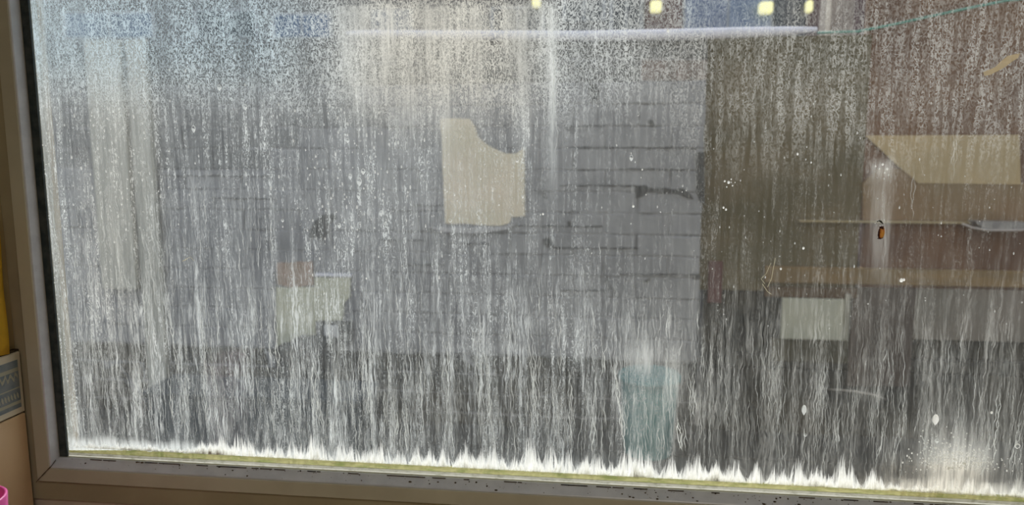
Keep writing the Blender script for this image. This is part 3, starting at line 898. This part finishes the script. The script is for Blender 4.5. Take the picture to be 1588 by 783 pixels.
# ------------------------------------------------------------------ the yard outside
YW = 1.8
GZ0 = 0.45
tag(box('ground', -6, 0.11, GZ0 - 0.2, 6, 12, GZ0 - 0.012, M_GROUND), 'dark yard ground', kind='structure')
yard = bpy.data.objects['ground']
bm = bmesh.new(); add_box(bm, 0, 0, 0, 0.44, 0.29, 0.012, 0.003); flag_me = bpy.data.meshes.new('flagstone'); bm.to_mesh(flag_me); bm.free(); flag_me.materials.append(M_FLAG)
for j in range(6):
    for i in range(12):
        o = link('flagstone', flag_me, None, yard)
        o.location = (-2.6 + i * 0.448 + (j % 2) * 0.22, 0.12 + j * 0.298 - 0.12 * 0, GZ0 - 0.012 + random.uniform(-.002, .002))
        o.matrix_parent_inverse = Matrix.Identity(4)

# grey painted brick wall: every brick a piece
course = at(900, 320, YW).z - at(900, 352.5, YW).z
blen = course * 3.0
jt = course * 0.05
WX1 = at(1089, 330, YW).x
WX0 = at(60, 300, YW).x - 0.6
WZ1 = at(900, 58, YW).z
WZ0 = at(600, 545, YW).z
nrow = int(round((WZ1 - WZ0) / course))
course = (WZ1 - WZ0) / nrow
bwall = empty('brick_wall', ((WX0 + WX1) / 2, YW, GZ0))
tag(bwall, 'grey painted brick yard wall behind the clouded glass', kind='structure')
box('mortar', WX0, YW + 0.0015, GZ0, WX1 - 0.003, YW + 0.2, WZ1, M_MORTAR, bwall)
brick_meshes = []
for vi in range(6):
    for w_, L in (('full', blen), ('half', blen / 2)):
        bm = bmesh.new()
        add_box(bm, jt / 2, 0, jt / 2, L - jt / 2, 0.05, course - jt / 2, 0.003)
        rr = random.Random(vi * 3 + len(w_))
        bmesh.ops.subdivide_edges(bm, edges=[e for e in bm.edges if e.calc_length() > L * .6], cuts=3)
        for v in bm.verts:
            if v.co.y < 0.01: v.co += Vector((rr.uniform(-.0025, .0025), rr.uniform(-.0015, .0015), rr.uniform(-.003, .003)))
        me = bpy.data.meshes.new('brick'); bmesh.ops.recalc_face_normals(bm, faces=bm.faces); bm.to_mesh(me); bm.free()
        me.materials.append(M_GREY); brick_meshes.append(me)


def brick(x, z, L_full, m):
    me = random.choice(brick_meshes[0::2] if L_full else brick_meshes[1::2])
    o = bpy.data.objects.new('brick', me); C.objects.link(o)
    o.parent = bwall; o.matrix_parent_inverse = Matrix.Translation(bwall.location).inverted()
    o.location = (x, YW + random.uniform(-0.003, 0.001), z)
    o.rotation_euler = (0, random.uniform(-.004, .004), 0)
    if m is not M_GREY:
        o.material_slots[0].link = 'OBJECT'; o.material_slots[0].material = m
    return o


nlow = int((WZ0 - GZ0) / course) + 1
for j in range(-nlow, nrow):
    z = WZ0 + j * course
    off = 0 if (j % 2) else blen / 2
    x = WX1 - off
    first = off > 0
    if first:
        brick(x, z, False, M_TAR if j < 0 else (M_GREYD if j >= nrow - 2 else M_GREY))
    while x > WX0 + 0.01:
        x -= blen
        m = M_TAR if j < 0 else (M_GREYD if j >= nrow - 2 else M_GREY)
        if random.random() < .0 and j >= 0: m = M_GREYD
        if x < WX0 - .1: break
        o = brick(x, z, True, m)
        c_u, c_v = px_of(np.array([x + blen / 2]), np.array([z + course / 2]), YW)
        cu, cv = float(c_u[0]), float(c_v[0])
        if cu < 560 and 100 < cv < 250 - (cu > 430) * 60 and j < nrow - 2: o.material_slots[0].link = 'OBJECT'; o.material_slots[0].material = M_GREYM
        if cu > 1030 and 60 < cv < 122: o.material_slots[0].link = 'OBJECT'; o.material_slots[0].material = M_PINKB; tag(o, 'brick tinted pink for the reflection of a hand')


def wp(u, v, Y=YW): p = at(u, v, Y); return (p.x, p.z)


def slab(name, outline, Y, th, m, parent, label=None):
    bm = bmesh.new(); add_prism(bm, [wp(u, v, Y) for u, v in outline], Y, Y + th)
    o = obj(name, bm, m, parent)
    if label: tag(o, label)
    return o


def rough(pts, amp=1.6, step=9):
    out = []
    for i, (a, b) in enumerate(pts):
        c, d = pts[(i + 1) % len(pts)]
        n = max(1, int(math.hypot(c - a, d - b) / step))
        for k in range(n):
            f = k / n
            out.append((a + (c - a) * f + random.uniform(-amp, amp) * (k > 0), b + (d - b) * f + random.uniform(-amp, amp) * (k > 0)))
    return out


slab('sun_patch', rough([(683, 184), (728, 184), (736, 196), (741, 212), (752, 222), (768, 231), (784, 238), (800, 238), (813, 229), (814, 335), (793, 336), (790, 346), (776, 350), (690, 346), (686, 250)], .8), YW - 0.007, 0.006, M_CREAM, bwall, 'cream slab standing in for a sun patch with a scooped upper right edge')  # sunlight on the wall given as a raised cream slab
slab('patch_ledge', [(662, 352), (700, 353), (780, 351), (800, 347), (785, 356), (740, 362), (690, 360)], YW - 0.012, 0.012, mat('pale_patch_ledge', (0.50, 0.50, 0.52), .7), bwall, 'thin pale ledge under the cream patch')
slab('sun_patch', rough([(428, 445), (488, 445), (488, 430), (543, 430), (543, 460), (533, 470), (530, 497), (489, 498), (489, 530), (440, 531), (430, 537)], 1), YW - 0.007, 0.006, M_SAGE, bwall, 'pale sage slab standing in for a sunlit patch of the wall')  # lower sun patch, its light put into the sage colour
slab('sun_patch', [(489, 424), (545, 425), (545, 429), (489, 428)], YW - 0.012, 0.011, M_GUTTER, bwall, 'thin pale strip at the top of the sage patch')
slab('sunlit_brick_patch', rough([(429, 408), (484, 405), (486, 442), (447, 445), (430, 441)], 1), YW - 0.007, 0.006, M_REDB, bwall, 'red brick above the sage patch with sunlight put into its colour')  # brick red with the sunlight on it mixed into the colour
# lost flakes: dark hollows
for pts in ([(486, 345), (500, 333), (518, 332), (522, 338), (512, 346), (508, 362), (500, 374), (488, 366), (478, 370), (482, 356)],
            [(985, 290), (1000, 287), (1008, 291), (1018, 293), (1030, 291), (1044, 294), (1058, 292), (1070, 300), (1076, 309), (1066, 308), (1055, 302), (1040, 300), (1022, 299), (1006, 296), (998, 304), (986, 308)],
            [(842, 371), (850, 368), (856, 375), (858, 383), (850, 384), (843, 379)],
            [(913, 130), (926, 130), (930, 140), (926, 155), (918, 158), (914, 146)],
            [(1006, 186), (1012, 186), (1016, 196), (1010, 197)], [(1001, 434), (1010, 431), (1006, 437), (998, 437)],
            [(1074, 432), (1084, 424), (1087, 430), (1080, 434)], [(880, 343), (884, 343), (885, 350), (881, 351)],
            [(430, 535), (440, 530), (492, 530), (496, 534), (494, 545), (430, 546)]):
    slab('lost_flake', rough(pts, 1.0, 6), YW - 0.006, 0.002, M_DARK, bwall, 'dark hollow where paint has flaked')
# hairline cracks along joints
crk = bmesh.new()
for (u0, v0, u1) in ((868, 287, 1000), (800, 350, 935), (855, 384, 990), (960, 262, 1060), (870, 450, 940), (640, 318, 700), (884, 228, 1080), (590, 372, 660), (700, 378, 760), (330, 307, 430), (960, 425, 1080), (880, 195, 940), (240, 272, 420), (720, 316, 800), (620, 410, 690)):
    pts = [];
    n = int((u1 - u0) / 8)
    for i in range(n + 1):
        x, z = wp(u0 + (u1 - u0) * i / n, v0 + random.uniform(-1, 1) + (u0 + (u1 - u0) * i / n - u0) * .008)
        pts.append((x, YW - 0.004, z))
    add_tube(crk, pts, [random.uniform(.0006, .0034) for _ in pts], 4)
tag(obj('joint_cracks', crk, M_DARK, bwall), 'dark cracks along the mortar joints', kind='stuff')
slab('chipped_corner', [(1080, 236), (1092, 236), (1093, 318), (1084, 310), (1080, 296)], YW - 0.006, 0.004, M_DARK, bwall, 'dark chipped edge at the end of the wall')

# pale gutter along the wall top
bm = bmesh.new()
gpts = []
for u, v in ((535, 51), (560, 51.5), (660, 53), (760, 54), (900, 55.5), (1050, 53), (1150, 50), (1230, 47), (1268, 45)):
    p = at(u, v, YW - 0.03); gpts.append((p.x, YW - 0.02, p.z))
add_tube(bm, gpts, [.006, .012, .014, .016, .018, .019, .018, .014, .008], 12)
tag(obj('gutter', bm, M_GUTTER, None, smooth=True), 'pale bowed gutter lying along the top of the grey brick wall', 'gutter')

# pale uprights standing in for reflected bands in front of the wall
for (u0, u1, v0, v1, lab) in ((150, 205, 60, 450, 'pale upright standing in for a reflected band, the shorter of two'), (212, 243, 60, 640, 'pale upright standing in for a reflected band, the longer one beside the shorter')):
    vm = 400
    x0, x1 = at(u0, vm, YW - .05).x, at(u1, vm, YW - .05).x
    z0 = at(200, v1, YW - .05).z; z1 = at(200, v0, YW - .05).z
    bm = bmesh.new(); add_box(bm, x0, YW - .035, z0, x1, YW - .010, z1, 0.003)
    o = obj('reflection_band', bm, M_BAND); tag(o, lab, 'reflection_band')

# small white box in dark surround, bin, trough, bucket
vb = empty('vent_box', (at(520, 515, YW).x, YW, at(520, 530, YW).z)); tag(vb, 'small white box in a dark surround on the brick wall', 'box')
rect('surround', 496, 498, 546, 532, YW - 0.012, 0.012, M_DARK, vb)
rect('cover', 502, 505, 524, 524, YW - 0.022, 0.010, M_WHITEBOX, vb)
bn = empty('bin', (at(462, 600, 1.70).x, 1.60, GZ0)); tag(bn, 'dark plastic bin standing by the wall under the sage patch', 'bin')
xb0, xb1 = at(428, 600, 1.60).x, at(497, 600, 1.60).x; zt = at(460, 538, 1.60).z
bm = bmesh.new()
add_prism(bm, [(xb0 + .012, GZ0), (xb1 - .012, GZ0), (xb1, zt - .03), (xb0, zt - .03)], 1.60, 1.76)
obj('body', bm, M_BIN, bn)
bm = bmesh.new(); add_prism(bm, [(xb0 - .004, zt - .03), (xb1 + .004, zt - .03), (xb1 + .004, zt - .008), (xb1 - .01, zt), (xb0 + .03, zt), (xb0 - .004, zt - .02)], 1.59, 1.77); obj('lid', bm, M_DARK, bn)
tr_ = empty('planter_trough', (at(390, 660, 1.50).x, 1.50, GZ0)); tag(tr_, 'long dark slate blue planter trough on the ground at the left', 'planter')
xa, xb_ = at(228, 640, 1.38).x, at(560, 640, 1.38).x; zt = at(400, 612, 1.38).z
bm = bmesh.new(); add_prism(bm, [(xa + .02, GZ0), (xb_ - .02, GZ0), (xb_, zt - .02), (xa, zt - .02)], 1.38, 1.56); obj('body', bm, M_BLUEB, tr_)
bm = bmesh.new(); add_box(bm, xa - .008, 1.37, zt - .02, xb_ + .008, 1.57, zt, .004); obj('rim', bm, M_BLUEB, tr_)
bx0 = at(1008, 640, 1.55).x; rad = (at(1058, 640, 1.55).x - at(962, 640, 1.55).x) / 2; zt = at(1008, 588, 1.55).z
bk = empty('bucket', (bx0, 1.62, GZ0)); tag(bk, 'teal plastic bucket standing on the dark ground', 'bucket')
hh = zt - GZ0
bm = bmesh.new(); add_lathe(bm, [(rad * .78, 0), (rad * .8, .004), (rad * .97, hh - .01), (rad, hh), (rad - .006, hh), (rad * .9, hh - .03), (rad * .7, .02)], (bx0, 1.62, GZ0)); obj('body', bm, M_TEALB, bk, smooth=True)
bm = bmesh.new(); add_lathe(bm, [(rad * .99, hh - .022), (rad * 1.04, hh - .02), (rad * 1.04, hh - .005), (rad * .99, hh - .003)], (bx0, 1.62, GZ0)); obj('rim', bm, M_TEALB, bk, smooth=True)

# ------------------------------------------------------------------ brown cabinet standing in for the room's reflection, right half
YC = 1.86
cab = empty('reflection_cabinet', (at(1340, 400, YC).x, YC, GZ0))
tag(cab, 'large brown cabinet with ledge and pale panels standing in for a room reflection, right of the grey wall', 'cabinet')
rect('reflection_side_panel', 1086, 56, 1340, 452, YC, 0.03, M_OLIVE, cab)
rect('reflection_back_panel', 1338, -60, 1950, 346, YC + 0.002, 0.03, M_RUST, cab)
rect('reflection_lower_back_panel', 1338, 344, 1950, 452, YC - 0.004, 0.03, M_RUST, cab)
slab('tan_reflection_board', [(1338, 284), (1360, 262), (1400, 262), (1426, 283), (1950, 283), (1950, 345), (1338, 345)], YC - 0.006, 0.008, M_TAN, cab, 'tan board of the reflection cabinet between the cream board and the ledge')
0 and slab('tan_reflection_board', [(1190, 330), (1260, 322), (1338, 300), (1338, 345), (1190, 345)], YC - 0.003, 0.003, M_TAN, cab)
slab('cream_sun_board', [(1342, 210), (1581, 209), (1583, 286), (1424, 284), (1412, 273), (1398, 262), (1384, 250), (1366, 232)], YC - 0.010, 0.010, M_CREAMB, cab, 'cream board standing in for a sunlit patch with a slanted shadow edge')  # sunlit patch with its shadow edge cut as a cream shape
rect('reflection_ledge', 1240, 345.5, 1950, 348.5, YC - 0.03, 0.03, M_LEDGE, cab, 0.001)
rect('rail', 1186, 420, 1950, 446, YC - 0.02, 0.03, M_BEAM, cab)  # both rails belong to the cabinet standing in for the room's reflection
rect('rail', 1186, 446, 1330, 462, YC - 0.012, 0.02, mat('dark_red_reflection_rail', (0.13, 0.085, 0.05), .7), cab)
rect('reflection_base_panel', 1088, 452, 1950, 700, YC + 0.03, 0.03, M_TAR, cab)
rect('lower_rail', 1196, 526, 1316, 562, YC - 0.008, 0.02, mat('dull_brown_rail', (0.10, 0.085, 0.05), .7, (0.075, .07, .05), 5), cab)
dr = rect('panel_door', 1212, 463, 1316, 527, YC - 0.014, 0.02, M_WHITEP, cab); tag(dr, 'off white panel with a thin edge strip')
rect('edge_strip', 1309, 456, 1318, 527, YC - 0.020, 0.006, mat('edge_strip_paint', (0.36, .35, .29), .6), dr)
rect('door_post', 1318, 446, 1378, 600, YC - 0.006, 0.03, mat('brown_post', (0.125, 0.10, 0.085), 0.7, (0.10, 0.085, 0.075), 4, stretch=(6, 1, 1)), cab)
rect('door_post', 1376, 446, 1416, 600, YC - 0.010, 0.03, M_POST, cab)
pn = rect('grey_panel', 1416, 452, 1950, 534, YC - 0.006, 0.03, M_GREYP, cab)
rect('foot_board', 1140, 562, 1950, 582, YC - 0.002, 0.03, mat('dark_foot_board', (0.055, .052, .045), .6), cab)
rect('base_board', 1086, 582, 1950, 720, YC + 0.001, 0.03, M_TAR, cab)
rect('pinkish_board', 1098, 405, 1120, 470, YC - 0.006, 0.006, mat('muted_pink', (0.16, 0.085, 0.08), .7), cab)

# tray on the ledge
tc = at(1548, 350, YC - 0.05)
ty = empty('serving_tray', (tc.x, YC - 0.08, tc.z)); tag(ty, 'shallow grey tray with a pale rim resting on the cabinet ledge', 'tray')
bm = bmesh.new(); add_prism(bm, [wp(1506, 342, 1.80), (wp(1590, 344, 1.80)), wp(1580, 355, 1.80), wp(1520, 354, 1.80)], 1.775, 1.828); obj('dish', bm, M_TRAY, ty)
bm = bmesh.new(); add_tube(bm, [(*wp(u, v, 1.77),) for u, v in ()] or [Vector((wp(u, v, 1.77)[0], 1.77, wp(u, v, 1.77)[1])) for u, v in ((1492, 347), (1508, 353), (1530, 357), (1584, 357), (1600, 352))], .0035, 8)
obj('rim', bm, M_RIM, ty)
# teal cable, pale strip standing in for a reflected streak
bm = bmesh.new(); add_tube(bm, [Vector((at(u, v, YC - .03).x, YC - .03, at(u, v, YC - .03).z)) for u, v in ((1268, 51), (1330, 49), (1390, 37), (1440, 26), (1500, 13), (1560, 1), (1950, -36))], .0042, 8)
tag(obj('cable', bm, M_TEALW, None, smooth=True), 'teal cable rising to the right across the brown cabinet', 'cable')
bm = bmesh.new(); add_tube(bm, [Vector((at(u, v, YC).x, YC - 0.002, at(u, v, YC).z)) for u, v in ((1275, 603), (1300, 604), (1330, 607), (1355, 612), (1374, 619))], [.001, .002, .004, .0045, .001], 8)
tag(obj('reflection_strip', bm, M_STREAK, cab, smooth=True), 'short pale curved strip standing in for a reflected streak of light')

# ------------------------------------------------------------------ buildings beyond
YF = 6.5
far = empty('far_building', (at(600, 20, YF).x, YF, GZ0)); tag(far, 'pale grey building beyond the yard wall with blue and dark windows', 'building')
xw0, xw1, xw2 = at(-200, 20, YF).x, at(1000, 20, YF).x, at(1900, 20, YF).x
box('facade', xw0, YF, GZ0 - .1, xw1, YF + .2, 4.2, M_FACADE, far, .01)
box('roof_edge', xw0 - .1, YF - .1, 4.2, xw1, YF + .3, 4.3, M_WFRAME, far, .01)
for u0, u1, v0, v1, m in ((96, 240, 18, 60, M_WGLASS), (300, 400, 14, 60, M_WDARK), (420, 515, 20, 60, M_WGLASS), (575, 640, 14, 60, M_WGLASS), (760, 845, 10, 60, M_WDARK), (872, 940, -20, 33, M_WDARK), (945, 998, -20, 60, M_WDARK)):
    f_ = rect('window', u0, v0, u1, v1, YF - .03, .03, M_WFRAME, far, .005)
    rect('pane', u0 + 6, v0 + 3, (u0 + u1) / 2 - 2, v1 - 3, YF - .04, .01, m, f_, .0)
    rect('pane', (u0 + u1) / 2 + 2, v0 + 3, u1 - 6, v1 - 3, YF - .04, .01, m, f_, .0)
far2 = empty('shop_building', (at(1300, 20, YF).x, YF, GZ0)); tag(far2, 'brown building beyond with a lit blue window front', 'building')
box('facade', xw1, YF, GZ0 - .1, xw2, YF + .2, 4.2, M_FACADEB, far2, .01)
f_ = rect('window', 1060, -60, 1200, 62, YF - .03, .03, M_WFRAME, far2, .005)
rect('pane', 1064, -56, 1128, 60, YF - .04, .01, mat('hazy_blue_pane', (.24, .28, .40), .3), f_, 0)
rect('pane', 1132, -56, 1196, 60, YF - .04, .01, mat('pale_blue_pane', (.25, .31, .44), .3), f_, 0)
rect('door_panel', 1202, -60, 1252, 62, YF - .03, .03, M_WDARK, far2, .005)
pp = empty('reflected_post', (at(1300, 20, 2.4).x, 2.4, GZ0)); tag(pp, 'beige post standing in for a room reflection, highlight painted as its edge', 'post')  # post put in for a reflection from indoors
x0, x1 = at(1281, 25, 2.4).x, at(1325, 25, 2.4).x
box('reflected_post_body', x0, 2.4, GZ0, x1, 2.5, 2.3, M_LPOST, pp, .004)
box('post_highlight', at(1282, 25, 2.39).x, 2.385, GZ0, at(1288, 25, 2.39).x, 2.4, 2.3, M_LPOSTH, pp, .001)
for i, (u, v, ru, lab) in enumerate(((832, 3, 6, 'faint square yellow lamp, leftmost of the lamps beyond the wall'), (1017, 11, 8, 'square yellow lamp beyond the middle of the wall'),
                                (1187, 13, 9, 'large square yellow lamp beside the pale blue window'), (1254, 11, 4, 'narrow yellow lamp next to the beige post'))):
    p = at(u, v, YF - .1); k = 7.5 / F
    lo = empty('wall_lamp', (p.x, YF - .05, p.z)); tag(lo, lab, 'lamp')
    bm = bmesh.new(); add_box(bm, p.x - ru * k, YF - .16, p.z - 8 * k, p.x + ru * k, YF - .06, p.z + 8 * k, .015); obj('shade', bm, M_LAMP, lo)
    bm = bmesh.new(); add_box(bm, p.x - 3 * k, YF - .07, p.z - 4 * k, p.x + 3 * k, YF, p.z + 10 * k, .004); obj('bracket', bm, M_WFRAME, lo)
